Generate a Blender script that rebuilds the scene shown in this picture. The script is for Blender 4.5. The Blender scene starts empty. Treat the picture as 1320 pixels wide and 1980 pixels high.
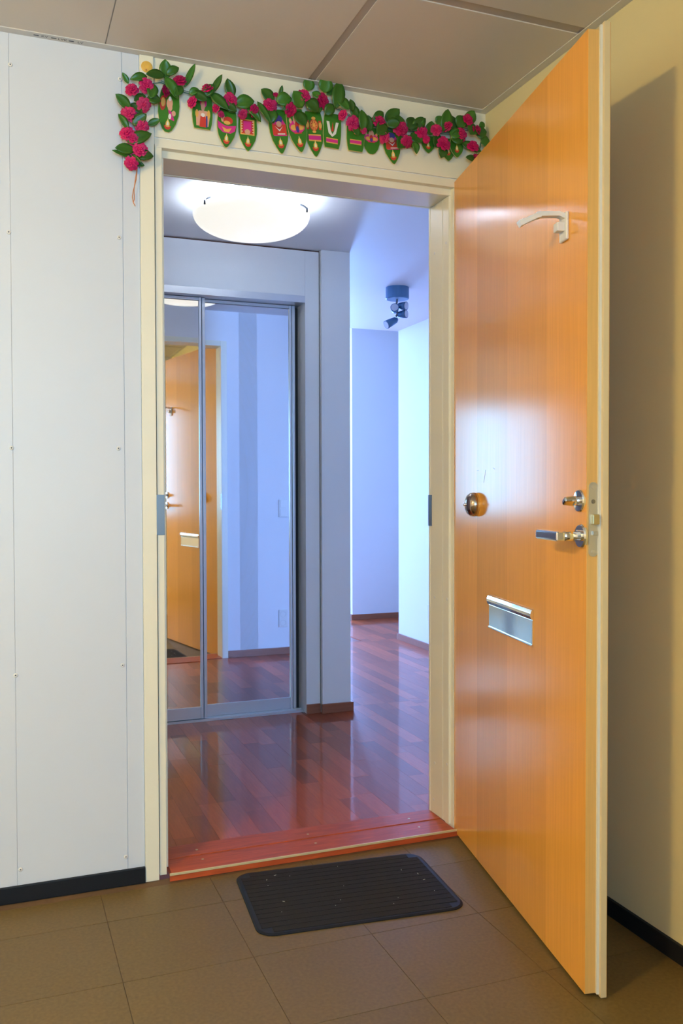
import bpy, bmesh, math, random
from mathutils import Vector, Matrix
random.seed(7)
scene = bpy.context.scene
C = scene.collection
# ---------------------------------------------------------------- camera
F_PX = 1724.45
CAM = Vector((0.0, -2.49585, 1.0846))
YAW, PITCH, ROLL = -0.36799, -0.02249, 0.00257
cam_d = bpy.data.cameras.new('camera')
cam_d.sensor_fit = 'VERTICAL'; cam_d.sensor_height = 36.0; cam_d.sensor_width = 24.0
cam_d.lens = F_PX / 1980.0 * 36.0
cam_d.clip_start = 0.02
cam = bpy.data.objects.new('camera', cam_d); C.objects.link(cam)
R = (Matrix.Rotation(YAW, 3, 'Z') @ Matrix.Rotation(PITCH, 3, 'X') @ Matrix.Rotation(ROLL, 3, 'Y'))
right, fwd, up = R.col[0], R.col[1], R.col[2]
M4 = Matrix((right, up, -fwd)).transposed().to_4x4(); M4.translation = CAM
cam.matrix_world = M4
scene.camera = cam
# ---------------------------------------------------------------- world, lights, exposure
vs = scene.view_settings
vs.view_transform = 'Standard'; vs.look = 'None'; vs.gamma = 1.0; vs.use_curve_mapping = False
vs.exposure = 0.15
w = bpy.data.worlds.new('world'); scene.world = w; w.use_nodes = True
bg = w.node_tree.nodes['Background']; bg.inputs['Color'].default_value = (0.45, 0.62, 1.0, 1); bg.inputs['Strength'].default_value = 1.0
def area(name, loc, rot, sx, sy, power, col, shape='RECTANGLE'):
    l = bpy.data.lights.new(name, 'AREA'); l.shape = shape; l.size = sx; l.size_y = sy
    l.energy = power; l.color = col
    o = bpy.data.objects.new(name, l); o.location = loc; o.rotation_euler = rot; C.objects.link(o)
    return o
DAY_W, DAY_C = 1100, (0.19, 0.405, 1.0)
STAIR_W, STAIR_C = 49, (0.27, 0.63, 1.0)
LAMP_E, LAMP_C = 205.0, (1.0, 0.68, 0.20)
HALL_E, HALL_C = 25.0, (0.62, 0.75, 1.0)
LAMP_POS = (-1.5, -1.9)
# daylight entering the living room through its wide window on the right
area('daylight_living_room', (2.70, 6.5, 1.25), (0, math.radians(90), 0), 1.9, 3.0, DAY_W, DAY_C)
# daylight entering the landing through the window behind the viewer
area('daylight_landing', (-0.03, -3.63, 1.42), (math.radians(90), 0, 0), 1.14, 1.14, STAIR_W, STAIR_C)

# ---------------------------------------------------------------- materials
MATS = {}
def mat(name, col, rough=0.5, metal=0.0, spec=0.5, coat=0.0, noise=0.0, nscale=20.0, bump=0.0, bscale=200.0, emit=None, estr=0.0,
        rand=0.0, trans=0.0, coat_rough=0.05, stretch=None):
    if name in MATS: return MATS[name]
    m = bpy.data.materials.new(name); m.use_nodes = True
    nt = m.node_tree; b = nt.nodes['Principled BSDF']
    b.inputs['Base Color'].default_value = (*col, 1); b.inputs['Roughness'].default_value = rough
    b.inputs['Metallic'].default_value = metal; b.inputs['Specular IOR Level'].default_value = spec
    b.inputs['Coat Weight'].default_value = coat; b.inputs['Coat Roughness'].default_value = coat_rough
    b.inputs['Transmission Weight'].default_value = trans
    if emit:
        b.inputs['Emission Color'].default_value = (*emit, 1); b.inputs['Emission Strength'].default_value = estr
    tc = nt.nodes.new('ShaderNodeTexCoord')
    vec = tc.outputs['Object']
    if stretch:
        mp = nt.nodes.new('ShaderNodeMapping'); mp.inputs['Scale'].default_value = stretch
        nt.links.new(vec, mp.inputs['Vector']); vec = mp.outputs['Vector']
    if noise or rand:
        hs = nt.nodes.new('ShaderNodeHueSaturation'); hs.inputs['Color'].default_value = (*col, 1)
        val = None
        if noise:
            n = nt.nodes.new('ShaderNodeTexNoise'); n.inputs['Scale'].default_value = nscale; n.inputs['Detail'].default_value = 4
            nt.links.new(vec, n.inputs['Vector'])
            mr = nt.nodes.new('ShaderNodeMapRange'); mr.inputs[1].default_value = 0.25; mr.inputs[2].default_value = 0.75
            mr.inputs[3].default_value = 1 - noise; mr.inputs[4].default_value = 1 + noise
            nt.links.new(n.outputs['Fac'], mr.inputs[0]); val = mr.outputs[0]
        if rand:
            oi = nt.nodes.new('ShaderNodeObjectInfo')
            mr2 = nt.nodes.new('ShaderNodeMapRange'); mr2.inputs[3].default_value = 1 - rand; mr2.inputs[4].default_value = 1 + rand
            nt.links.new(oi.outputs['Random'], mr2.inputs[0])
            if val is None: val = mr2.outputs[0]
            else:
                mu = nt.nodes.new('ShaderNodeMath'); mu.operation = 'MULTIPLY'
                nt.links.new(val, mu.inputs[0]); nt.links.new(mr2.outputs[0], mu.inputs[1]); val = mu.outputs[0]
        nt.links.new(val, hs.inputs['Value']); nt.links.new(hs.outputs['Color'], b.inputs['Base Color'])
    if bump:
        n2 = nt.nodes.new('ShaderNodeTexNoise'); n2.inputs['Scale'].default_value = bscale; n2.inputs['Detail'].default_value = 3
        nt.links.new(vec, n2.inputs['Vector'])
        bp = nt.nodes.new('ShaderNodeBump'); bp.inputs['Strength'].default_value = bump; bp.inputs['Distance'].default_value = 0.001
        nt.links.new(n2.outputs['Fac'], bp.inputs['Height']); nt.links.new(bp.outputs['Normal'], b.inputs['Normal'])
    MATS[name] = m
    return m
mat('wall_panel_white', (0.69, 0.735, 0.80), 0.42, noise=0.015, nscale=2.0)
mat('wall_cream', (0.80, 0.73, 0.44), 0.6, noise=0.02, nscale=3.0, bump=0.06, bscale=300)
mat('wall_paint', (0.80, 0.78, 0.74), 0.6, noise=0.02, nscale=3.0, bump=0.06, bscale=300)
mat('paint_white', (0.88, 0.87, 0.86), 0.55, noise=0.01, nscale=3.0)
mat('frame_cream', (0.90, 0.86, 0.68), 0.36, noise=0.02, nscale=6.0)
mat('ceiling_panel', (0.74, 0.68, 0.60), 0.7, noise=0.02, nscale=5.0)
mat('ceiling_back', (0.50, 0.44, 0.38), 0.8)
mat('trim_metal_white', (0.68, 0.67, 0.63), 0.45)
mat('tile', (0.160, 0.107, 0.034), 0.44, noise=0.16, nscale=120, rand=0.05, bump=0.10, bscale=180, spec=0.35)
mat('grout', (0.15, 0.090, 0.045), 0.8, noise=0.15, nscale=40)
mat('black_rubber', (0.008, 0.010, 0.014), 0.55, spec=0.3)
mat('mat_black', (0.010, 0.010, 0.011), 0.9, noise=0.3, nscale=300, bump=0.3, bscale=900)
mat('lint', (0.6, 0.58, 0.52), 0.8)
mat('threshold_wood', (0.50, 0.095, 0.030), 0.38, noise=0.25, nscale=9, stretch=(1.2, 14, 14), spec=0.25)
mat('brass_strip', (0.80, 0.66, 0.36), 0.4, metal=0.3)
mat('parquet', (0.43, 0.088, 0.026), 0.35, noise=0.12, nscale=8, stretch=(14, 1.5, 4), rand=0.32, spec=0.08, coat=0.5, coat_rough=0.06)
mat('parquet_base', (0.26, 0.065, 0.028), 0.25)
mat('wood_base', (0.33, 0.115, 0.055), 0.35, noise=0.1, nscale=8, stretch=(1.5, 14, 14))
mat('mirror', (0.86, 0.88, 0.88), 0.02, metal=1.0)
mat('aluminium', (0.70, 0.72, 0.76), 0.32, metal=0.45)
mat('dark_gap', (0.03, 0.028, 0.03), 0.7)
mat('brown_gap', (0.10, 0.035, 0.02), 0.8)
mat('chrome', (0.86, 0.87, 0.88), 0.07, metal=1.0)
mat('steel', (0.66, 0.66, 0.60), 0.36, metal=0.85)
mat('dark_steel', (0.26, 0.27, 0.28), 0.30, metal=0.9)
mat('brass', (0.66, 0.56, 0.30), 0.30, metal=0.9)
mat('bell_bronze', (0.52, 0.42, 0.34), 0.16, metal=1.0)
mat('bell_shadow_orange', (0.75, 0.42, 0.10), 0.35, metal=0.4)  # orange for the patch where the bell blocks the door's cool highlight
mat('plastic_white', (0.82, 0.81, 0.76), 0.35)
mat('veneer', (0.86, 0.40, 0.070), 0.175, noise=0.06, nscale=5, stretch=(26, 26, 0.8), rand=0.10, spec=0.45)
mat('door_edge', (0.80, 0.48, 0.15), 0.38, noise=0.06, nscale=7, stretch=(30, 30, 1))
mat('door_lip', (0.76, 0.62, 0.36), 0.4, noise=0.03, nscale=9)
mat('seal', (0.80, 0.80, 0.70), 0.45)
mat('lamp_glass', (0.95, 0.94, 0.90), 0.3, emit=(1.0, 0.97, 0.84), estr=0.75)
mat('lamp_bulb', (0.95, 0.95, 0.95), 0.4, emit=HALL_C, estr=HALL_E)
mat('landing_glass', (0.9, 0.88, 0.8), 0.3, emit=LAMP_C, estr=LAMP_E)
mat('blue_steel', (0.10, 0.24, 0.42), 0.35, metal=0.3)
mat('spot_lens', (0.75, 0.8, 0.9), 0.15)
mat('petal', (0.52, 0.002, 0.10), 0.55, noise=0.3, nscale=45, rand=0.18)
mat('leaf_green', (0.040, 0.145, 0.014), 0.34, noise=0.2, nscale=50, rand=0.35)
mat('card_green', (0.045, 0.21, 0.018), 0.30)
mat('card_edge', (0.75, 0.58, 0.22), 0.5)
mat('print_red', (0.66, 0.05, 0.03), 0.4)
mat('print_gold', (0.85, 0.46, 0.10), 0.4)
mat('print_pink', (0.72, 0.03, 0.27), 0.4)
mat('print_skin', (0.80, 0.42, 0.27), 0.4)
mat('print_white', (0.85, 0.82, 0.76), 0.4)
mat('print_blue', (0.07, 0.06, 0.28), 0.4)
mat('print_flame', (0.95, 0.80, 0.30), 0.4)
mat('string_green', (0.03, 0.16, 0.13), 0.5)
mat('thread_red', (0.60, 0.20, 0.06), 0.6)
mat('sticker_gold', (0.85, 0.50, 0.09), 0.35, noise=0.15, nscale=60)
mat('ink', (0.05, 0.06, 0.08), 0.6)
mat('daylight_glass', (0.8, 0.85, 0.9), 0.05)

# ---------------------------------------------------------------- helpers
def bx(bm, x0, x1, y0, y1, z0, z1):
    vv = [bm.verts.new(c) for c in ((x0,y0,z0),(x1,y0,z0),(x1,y1,z0),(x0,y1,z0),(x0,y0,z1),(x1,y0,z1),(x1,y1,z1),(x0,y1,z1))]
    for f in ((3,2,1,0),(4,5,6,7),(0,1,5,4),(1,2,6,5),(2,3,7,6),(3,0,4,7)):
        bm.faces.new([vv[i] for i in f])
    return vv
def mesh(name, bm, m, smooth=False, bevel=0.0, seg=2):
    if bevel:
        bmesh.ops.bevel(bm, geom=bm.edges[:], offset=bevel, segments=seg, affect='EDGES', profile=0.6)
    bmesh.ops.recalc_face_normals(bm, faces=bm.faces[:])
    me = bpy.data.meshes.new(name); bm.to_mesh(me); bm.free()
    ms = m if isinstance(m, (list, tuple)) else [m]
    for k in ms: me.materials.append(MATS[k])
    if smooth:
        for f in me.polygons: f.use_smooth = True
    return me
def obj(name, bm, m, parent=None, smooth=False, bevel=0.0, loc=None, seg=2):
    me = bm if isinstance(bm, bpy.types.Mesh) else mesh(name, bm, m, smooth, bevel, seg)
    o = bpy.data.objects.new(name, me); C.objects.link(o)
    if parent is not None: o.parent = parent
    if loc is not None: o.location = loc
    return o
def box(name, m, x0, x1, y0, y1, z0, z1, parent=None, bevel=0.0, origin=None):
    """a box given in world (or parent-local) coordinates, with its origin at its centre"""
    cx, cy, cz = (x0+x1)/2, (y0+y1)/2, (z0+z1)/2
    bm = bmesh.new(); bx(bm, x0-cx, x1-cx, y0-cy, y1-cy, z0-cz, z1-cz)
    return obj(name, bm, m, parent, bevel=bevel, loc=(cx, cy, cz))
def boxes(name, m, lst, parent=None, bevel=0.0):
    bm = bmesh.new()
    for b in lst: bx(bm, *b)
    return obj(name, bm, m, parent, bevel=bevel)
def empty(name, loc=(0,0,0), rz=0.0):
    o = bpy.data.objects.new(name, None); C.objects.link(o); o.location = loc; o.rotation_euler = (0,0,rz); o.empty_display_size = 0.05
    return o
def tag(o, label, cat, group=None, kind=None):
    o['label'] = label; o['category'] = cat
    if group: o['group'] = group
    if kind: o['kind'] = kind
    return o
def lathe(bm, prof, axis='Z', n=32, c=(0,0,0)):
    """prof: list of (radius, height). Revolve about axis through c"""
    rings = []
    for r, h in prof:
        ring = []
        for i in range(n):
            a = 2*math.pi*i/n; x, y = r*math.cos(a), r*math.sin(a)
            p = {'Z': (x, y, h), 'Y': (x, h, y), 'X': (h, x, y)}[axis]
            ring.append(bm.verts.new((p[0]+c[0], p[1]+c[1], p[2]+c[2])))
        rings.append(ring)
    for a, b in zip(rings, rings[1:]):
        for i in range(n):
            j = (i+1) % n
            bm.faces.new((a[i], a[j], b[j], b[i]))
    bm.faces.new(rings[0]); bm.faces.new(rings[-1][::-1])
def tube(bm, pts, r, n=8, caps=True):
    pts = [Vector(p) for p in pts]; rings = []
    for i, p in enumerate(pts):
        t = (pts[min(i+1, len(pts)-1)] - pts[max(i-1, 0)]).normalized()
        ref = Vector((0,0,1)) if abs(t.z) < 0.9 else Vector((1,0,0))
        a = t.cross(ref).normalized(); b = t.cross(a)
        rr = r[i] if isinstance(r, (list, tuple)) else r
        rings.append([bm.verts.new(p + a*rr*math.cos(2*math.pi*k/n) + b*rr*math.sin(2*math.pi*k/n)) for k in range(n)])
    for a, b in zip(rings, rings[1:]):
        for k in range(n):
            bm.faces.new((a[k], a[(k+1)%n], b[(k+1)%n], b[k]))
    if caps:
        bm.faces.new(rings[0]); bm.faces.new(rings[-1][::-1])
def sweep_rect(bm, pts, w, h, updir):
    """ribbon bar along pts; w along updir x tangent, h along updir"""
    pts = [Vector(p) for p in pts]; rings = []
    u = Vector(updir)
    for i, p in enumerate(pts):
        t = (pts[min(i+1, len(pts)-1)] - pts[max(i-1, 0)]).normalized()
        s = t.cross(u).normalized(); nrm = s.cross(t).normalized()
        rings.append([bm.verts.new(p + s*a*w/2 + nrm*b*h/2) for a, b in ((-1,-1),(1,-1),(1,1),(-1,1))])
    for a, b in zip(rings, rings[1:]):
        for k in range(4): bm.faces.new((a[k], a[(k+1)%4], b[(k+1)%4], b[k]))
    bm.faces.new(rings[0]); bm.faces.new(rings[-1][::-1])
# ================================================================ THE SETTING
HC = 2.281          # stairwell ceiling
XR = 1.4543         # stairwell right wall
XL, YB = -2.25, -3.7
HI = 2.237          # apartment hall ceiling
YI = 0.15           # inner face of the entrance wall
# ---- stairwell floor of 300 mm tiles
fl = tag(box('floor', 'grout', XL, XR, YB, 0.0, -0.10, -0.0015), 'brown grey vinyl tile floor of the stairwell landing', 'floor', kind='structure')
FLOOR_LOC = Vector(fl.location)
xs = [XL] + [round(0.248 + 0.2985*k, 4) for k in range(-8, 4)] + [XR]
ys = [-0.040] + [round(-0.203 - 0.2985*k, 4) for k in range(0, 12)]
tile_cache = {}
g = 0.0018
for i in range(len(xs)-1):
    for j in range(len(ys)-1):
        x0, x1, y1, y0 = xs[i]+g/2, xs[i+1]-g/2, ys[j]-g/2, ys[j+1]+g/2
        if x1 - x0 < 0.02: continue
        key = (round(x1-x0, 3), round(y1-y0, 3))
        if key not in tile_cache:
            a, b = key[0]/2, key[1]/2
            bm = bmesh.new(); bx(bm, -a, a, -b, b, -0.0015, 0.0)
            tile_cache[key] = mesh('tile', bm, 'tile')
        o = obj('tile', tile_cache[key], None, fl, loc=Vector(((x0+x1)/2, (y0+y1)/2, 0.0)) - FLOOR_LOC)
# ---- stairwell ceiling: backing plus panels
ce = tag(box('ceiling', 'ceiling_back', XL, XR, YB, 0.0, HC+0.003, HC+0.15), 'beige panelled ceiling of the stairwell landing', 'ceiling', kind='structure')
cl = Vector(ce.location)
cxs = [(XL, -1.462), (-1.458, -0.882), (-0.878, -0.302), (-0.298, 0.280), (0.283, 0.853), (0.876, XR)]
cys = [(-0.515, 0.0), (-1.085, -0.548), (-1.655, -1.118), (-2.225, -1.688), (-2.795, -2.258), (YB, -2.828)]
for k, (a, b) in enumerate(cxs):
    rows = cys if k >= 4 else [(-1.10, 0.0), (-2.205, -1.104), (YB, -2.209)]
    for (c, d) in rows:
        box('ceiling_panel', 'ceiling_panel', a-cl.x, b-cl.x, c-cl.y, d-cl.y, HC-cl.z, HC+0.0032-cl.z, ce, bevel=0.0006)
# ---- front wall: core pieces around the doorway, and its white board panels
wf = empty('wall_front', (0.0, 0.0, 0.0)); tag(wf, 'white board wall of the landing around the flat doorway', 'wall', kind='structure')
boxes('wall_core', 'paint_white', [(XL, 0.405, 0.004, YI, 0, 2.42), (1.37, 2.69, 0.004, YI, 0, 2.42), (0.405, 1.37, 0.004, YI, 2.045, 2.42)], wf)
for a, b in ((XL, -1.165), (-1.163, -0.564), (-0.562, 0.0391), (0.0396, 0.3260)):
    box('wall_panel', 'wall_panel_white', a, b, 0.0, 0.006, 0.0, 2.288, wf, bevel=0.0008)
box('wall_panel', 'wall_panel_white', 0.3272, 0.372, 0.0005, 0.006, 0.0, 2.288, wf, bevel=0.0006)
box('head_board', 'frame_cream', 0.414, 1.4543, -0.0005, 0.006, 2.064, 2.288, wf, bevel=0.0008)
box('side_board', 'frame_cream', 1.400, 1.4543, 0.0, 0.006, 0.0, 2.0635, wf)
for (sx, sz) in ((0.043,2.197),(0.322,2.205),(0.035,1.764),(0.316,1.778),(0.036,1.202),(0.310,1.205),(0.040,0.603),(0.316,0.610),(0.047,0.085),(0.321,0.078)):
    bm = bmesh.new(); lathe(bm, [(0.0058, 0.0), (0.0056, -0.0016), (0.0042, -0.0030), (0.0018, -0.0034), (0.0017, -0.0022)], 'Y', 14)
    s = obj('screw', bm, 'plastic_white', wf, smooth=True, loc=(sx, 0.0, sz))
    bm = bmesh.new(); lathe(bm, [(0.0017, -0.0021), (0.0017, -0.0029)], 'Y', 8); obj('screw_socket', bm, 'ink', s)
bm = bmesh.new(); lathe(bm, [(0.0035, 0.0), (0.003, -0.001)], 'Y', 10); obj('nail_head', bm, 'plastic_white', wf, loc=(0.3355, 0.0005, 0.454))
# ---- other stairwell walls
def wall(name, label, x0, x1, y0, y1, z0, z1, m='wall_paint'):
    return tag(box(name, m, x0, x1, y0, y1, z0, z1), label, 'wall', kind='structure')
wall('wall_right', 'cream painted wall behind the open wooden door', XR, XR+0.12, YB, 0.15, 0, 2.44, 'wall_cream')
wall('wall_left', 'painted landing wall left of the viewer', XL-0.12, XL, YB, 0.15, 0, 2.44)
wall('wall_light_block', 'added painted wall block behind the viewer that shades the right wall from the window', 0.62, XR, YB, -2.25, 0, HC+0.003)  # unseen block, added to keep landing window light off the right wall
wl = empty('wall_back', (0, YB, 0)); tag(wl, 'painted landing wall with a window behind the viewer', 'wall', kind='structure')
boxes('wall_core', 'wall_paint', [(XL-0.12, -0.60, -0.12, 0, 0, 2.44), (0.54, XR+0.12, -0.12, 0, 0, 2.44), (-0.60, 0.54, -0.12, 0, 0, 0.85), (-0.60, 0.54, -0.12, 0, 1.99, 2.44)], wl)
w1 = empty('window_1', (-0.03, YB, 0.85)); tag(w1, 'landing window behind the viewer', 'window', kind='structure')
boxes('window_frame', 'frame_cream', [(-0.57, -0.53, -0.06, -0.01, 0, 1.14), (0.53, 0.57, -0.06, -0.01, 0, 1.14), (-0.53, 0.53, -0.06, -0.01, 0, 0.04), (-0.53, 0.53, -0.06, -0.01, 1.10, 1.14)], w1)
# ---- trims and baseboards of the stairwell
box('trim_1', 'trim_metal_white', XL, XR, -0.026, 0.0, 2.2785, HC, bevel=0.0004)
t1 = bpy.data.objects['trim_1']; tag(t1, 'pale metal angle trim along the ceiling above the doorway', 'trim', kind='structure')
t2 = box('trim_2', 'trim_metal_white', XR-0.026, XR, YB, -0.026, 2.2785, HC, bevel=0.0004); tag(t2, 'metal angle trim along the ceiling above the open door', 'trim', kind='structure')
tag(box('baseboard_front', 'black_rubber', XL, 0.373, -0.010, 0.0, 0.0, 0.044, bevel=0.002), 'black rubber skirting under the white wall panels', 'baseboard', kind='structure')
tag(box('baseboard_right', 'black_rubber', XR-0.010, XR, YB, 0.0, 0.0, 0.044, bevel=0.002), 'black rubber skirting behind the open door', 'baseboard', kind='structure')
# pipe marking strip on the ceiling trim: dashes and KV / LVK / LV
def text_mesh(txt, size):
    c = bpy.data.curves.new('t', 'FONT'); c.body = txt; c.size = size; c.align_x = 'CENTER'; c.align_y = 'CENTER'; c.extrude = 0.0001
    o = bpy.data.objects.new('t', c); C.objects.link(o)
    dg = bpy.context.evaluated_depsgraph_get()
    me = bpy.data.meshes.new_from_object(o.evaluated_get(dg))
    bpy.data.objects.remove(o); bpy.data.curves.remove(c)
    me.materials.clear(); me.materials.append(MATS['ink']); me.name = 'lettering'
    return me
t1l = Vector(t1.location)
for xa, xb, txt in ((0.108, 0.130, 'KV'), (0.152, 0.175, 'LVK'), (0.196, 0.220, 'LV')):
    box('pipe_mark_dash', 'ink', xa-0.0075-t1l.x, xa+0.0055-t1l.x, -0.0150-t1l.y, -0.0110-t1l.y, 2.2781-t1l.z, 2.2786-t1l.z, t1)
    o = obj('pipe_mark_lettering', text_mesh(txt, 0.0135), None, t1, loc=Vector((xb-0.002, -0.013, 2.2783)) - t1l)
    o.rotation_euler = (math.pi, 0, 0)
# ---- door frame
df = empty('door_frame', (0.89, 0.0, 0.0)); tag(df, 'cream painted door frame of the flat entrance', 'door frame')
def fb(name, m, x0, x1, y0, y1, z0, z1, bevel=0.0012, parent=None):
    return box(name, m, x0-0.89, x1-0.89, y0, y1, z0, z1, df, bevel)
fb('casing', 'frame_cream', 0.3735, 0.4115, -0.006, 0.006, 0.0, 2.2785)
fb('front_bar', 'frame_cream', 0.4145, 0.4335, 0.001, 0.06, 0.010, 2.0555)
fb('front_bar', 'frame_cream', 1.3420, 1.3990, 0.001, 0.06, 0.010, 2.0355)
fb('head_bar', 'frame_cream', 0.4140, 1.3995, 0.0, 0.06, 2.0365, 2.0610)
for a, b in ((0.4050, 0.4415), (1.3350, 1.3720)):
    fb('jamb', 'frame_cream', a, b, 0.022, 0.0615, 0.022, 2.0160)
    fb('jamb', 'frame_cream', a, b, 0.0640, 0.1500, 0.022, 2.0160)
fb('head', 'frame_cream', 0.4050, 1.3720, 0.022, 0.150, 2.0165, 2.0450)
fb('inner_casing', 'frame_cream', 0.380, 0.4425, 0.1500, 0.160, 0.02, 2.047)
fb('inner_casing', 'frame_cream', 1.3340, 1.372, 0.1500, 0.160, 0.02, 2.047)
fb('inner_casing', 'frame_cream', 0.4430, 1.3335, 0.1500, 0.160, 2.015, 2.047)
for (py, pz) in ((0.119,1.86),(0.040,1.873),(0.119,0.738),(0.034,0.741),(0.119,0.191),(0.034,0.211),(0.127,0.068)):
    bm = bmesh.new(); lathe(bm, [(0.0045, 0.0), (0.0040, -0.0008)], 'X', 12); obj('screw_plug', bm, 'plastic_white', df, loc=(1.3350-0.89, py, pz))
sp = fb('strike_plate', 'dark_steel', 0.4115, 0.4345, -0.0006, 0.0015, 0.966, 1.078, bevel=0.0003)
fb('strike_plate', 'dark_steel', 1.3325, 1.3352, 0.138, 0.1615, 0.972, 1.074, bevel=0.0003)
# ---- threshold
for y0, y1, zt, pts in ((-0.026, 0.0735, 0.0215, ((0.544,0.040),(0.888,0.032),(1.236,0.034))), (0.0745, 0.160, 0.0235, ((0.541,0.109),(0.887,0.102),(1.235,0.107)))):
    tb = box('threshold_board', 'threshold_wood', 0.4430-0.89, 1.3335-0.89, y0, y1, 0.0, zt, df, bevel=0.0012)
    tb['label'] = 'red stained wooden threshold board'
    for (sx, sy) in pts:
        bm = bmesh.new(); lathe(bm, [(0.0042, 0.0), (0.0036, 0.0008), (0.0012, 0.0005)], 'Z', 12)
        obj('screw', bm, 'brass', tb, loc=Vector((sx-0.89, sy, zt)) - Vector(tb.location))
box('threshold_edge_strip', 'brass_strip', 0.437-0.89, 1.3415-0.89, -0.0295, -0.0245, 0.0165, 0.0225, df, bevel=0.0006)
box('threshold_front_plate', 'threshold_wood', 0.437-0.89, 1.3415-0.89, -0.0275, -0.0255, 0.0005, 0.0168, df)
# ================================================================ THE FLAT
f2 = empty('floor', (1.0, 2.0, 0.0)); tag(f2, 'glossy reddish parquet floor inside the flat', 'floor', kind='structure')
box('subfloor', 'parquet_base', -3.0, 3.6, -1.85, 7.1, -0.10, 0.0155, f2)
SW = 0.0665
def staves(x0, x1, y0, y1):
    k = 0; x = x0
    while x < x1 - 0.004:
        xe = min(x + SW, x1); y = y0 - random.choice((0.05, 0.13, 0.21, 0.30, 0.38)); k += 1
        while y < y1:
            L = random.choice((0.36, 0.42, 0.48, 0.54)); a, b = max(y, y0), min(y + L, y1)
            if b - a > 0.03:
                box('stave', 'parquet', x+0.0002-1.0, xe-0.0002-1.0, a+0.0002-2.0, b-0.0002-2.0, 0.010, 0.0200 + random.uniform(-0.00012, 0.00012), f2)
            y += L
        x = xe
staves(0.36, 2.688, 0.1605, 1.60)
staves(1.55, 2.688, 1.60, 3.38)
staves(2.42, 3.40, 3.38, 4.36)
wall('wall_hall_left', 'white wall at the left end of the flat hallway', -0.45, -0.35, YI, 2.30, 0, 2.6, 'paint_white')
wall('wall_corridor', 'white corridor wall on the right inside the flat', 2.69, 2.79, YI, 3.34, 0, 2.6, 'paint_white')
wall('wall_corridor_far', 'white wall stub at the far end of the flat corridor', 2.743, 4.6, 4.37, 4.49, 0, 2.6, 'paint_white')
wall('wall_corridor_branch', 'white wall of the side passage in the flat', 2.79, 4.6, 3.24, 3.34, 0, 2.6, 'paint_white')
wall('wall_passage_end', 'white end wall of the side passage', 4.5, 4.6, 3.34, 4.37, 0, 2.6, 'paint_white')
wall('wall_closet_back', 'white wall behind the wardrobe', -0.45, 1.594, 2.25, 2.35, 0, 2.6, 'paint_white')
wall('wall_living_left', 'white left wall of the living room', -2.0, -1.9, 2.25, 9.1, 0, 2.6, 'paint_white')
wall('wall_living_front', 'white wall of the living room beside the hallway', -1.9, -0.45, 2.25, 2.35, 0, 2.6, 'paint_white')
wall('wall_living_far', 'white far wall of the living room', -1.9, 2.84, 9.0, 9.1, 0, 2.6, 'paint_white')
wv = empty('wall_living_right', (2.743, 0, 0)); tag(wv, 'white living room wall with the window', 'wall', kind='structure')
boxes('wall_core', 'paint_white', [(0, 0.1, 4.49, 5.0, 0, 2.6), (0, 0.1, 8.0, 9.0, 0, 2.6), (0, 0.1, 5.0, 8.0, 0, 0.3), (0, 0.1, 5.0, 8.0, 2.2, 2.6)], wv)
w2 = empty('window_2', (2.743, 6.5, 0.3)); tag(w2, 'wide living room window beyond the corridor', 'window', kind='structure')
boxes('window_frame', 'paint_white', [(0.03, 0.09, -1.5, -1.45, 0, 1.9), (0.03, 0.09, 1.45, 1.5, 0, 1.9), (0.03, 0.09, -1.45, 1.45, 0, 0.05), (0.03, 0.09, -1.45, 1.45, 1.85, 1.9)], w2)
ch = tag(box('ceiling', 'paint_white', -0.45, 2.79, YI, 3.34, HI, HI+0.10), 'white lowered ceiling of the flat hallway', 'ceiling', kind='structure')
tag(box('ceiling', 'paint_white', -2.0, 4.6, 3.34, 9.1, 2.50, 2.60), 'white living room ceiling beyond the hallway', 'ceiling', kind='structure')
tag(box('trim_3', 'paint_white', -0.45, 2.79, 3.34, 3.36, HI, 2.50), 'white bulkhead edge of the lowered hallway ceiling', 'trim', kind='structure')
# closet front: pillar, top panel, side panel
wc = empty('wall_closet', (1.0, 1.52, 0.0)); tag(wc, 'white wardrobe surround with pillar in the hallway', 'wall', kind='structure')
box('pillar', 'paint_white', 0.449, 0.594, 0.0, 0.73, 0.0, 2.2365, wc)
box('side_panel', 'paint_white', 0.374, 0.4435, 0.022, 0.16, 0.0, 2.229, wc)
box('top_panel', 'paint_white', -1.35, 0.3735, 0.022, 0.07, 2.017, 2.229, wc)
boxes('shadow_gap', 'brown_gap', [(-1.35, 0.4495, 0.034, 0.10, 2.2285, 2.2369), (0.4430, 0.4495, 0.034, 0.10, 0.0, 2.2369)], wc)
def bb(name, label, x0, x1, y0, y1, h=0.065):
    return tag(box(name, 'wood_base', x0, x1, y0, y1, 0.02, 0.02+h-0.02, bevel=0.0015), label, 'baseboard', kind='structure')
bb('baseboard_pillar', 'reddish wooden skirting at the foot of the hallway pillar', 1.443, 1.6055, 1.509, 1.5205)
bb('baseboard_closet', 'short reddish wooden skirting beside the mirrored wardrobe', 1.374, 1.443, 1.531, 1.542)
bb('baseboard_pillar_side', 'wooden skirting along the pillar side', 1.594, 1.605, 1.5205, 2.35)
bb('baseboard_corridor', 'wooden skirting along the right corridor wall', 2.679, 2.690, YI, 3.3505)
bb('baseboard_corridor_far', 'wooden skirting on the far corridor wall', 2.732, 4.5, 4.359, 4.370)
bb('baseboard_living_right', 'wooden skirting along the living room right wall', 2.732, 2.743, 4.370, 9.0)
bb('baseboard_entrance', 'wooden skirting on the inner entrance wall beside the doorway', 1.373, 2.679, YI, 0.161)
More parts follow.
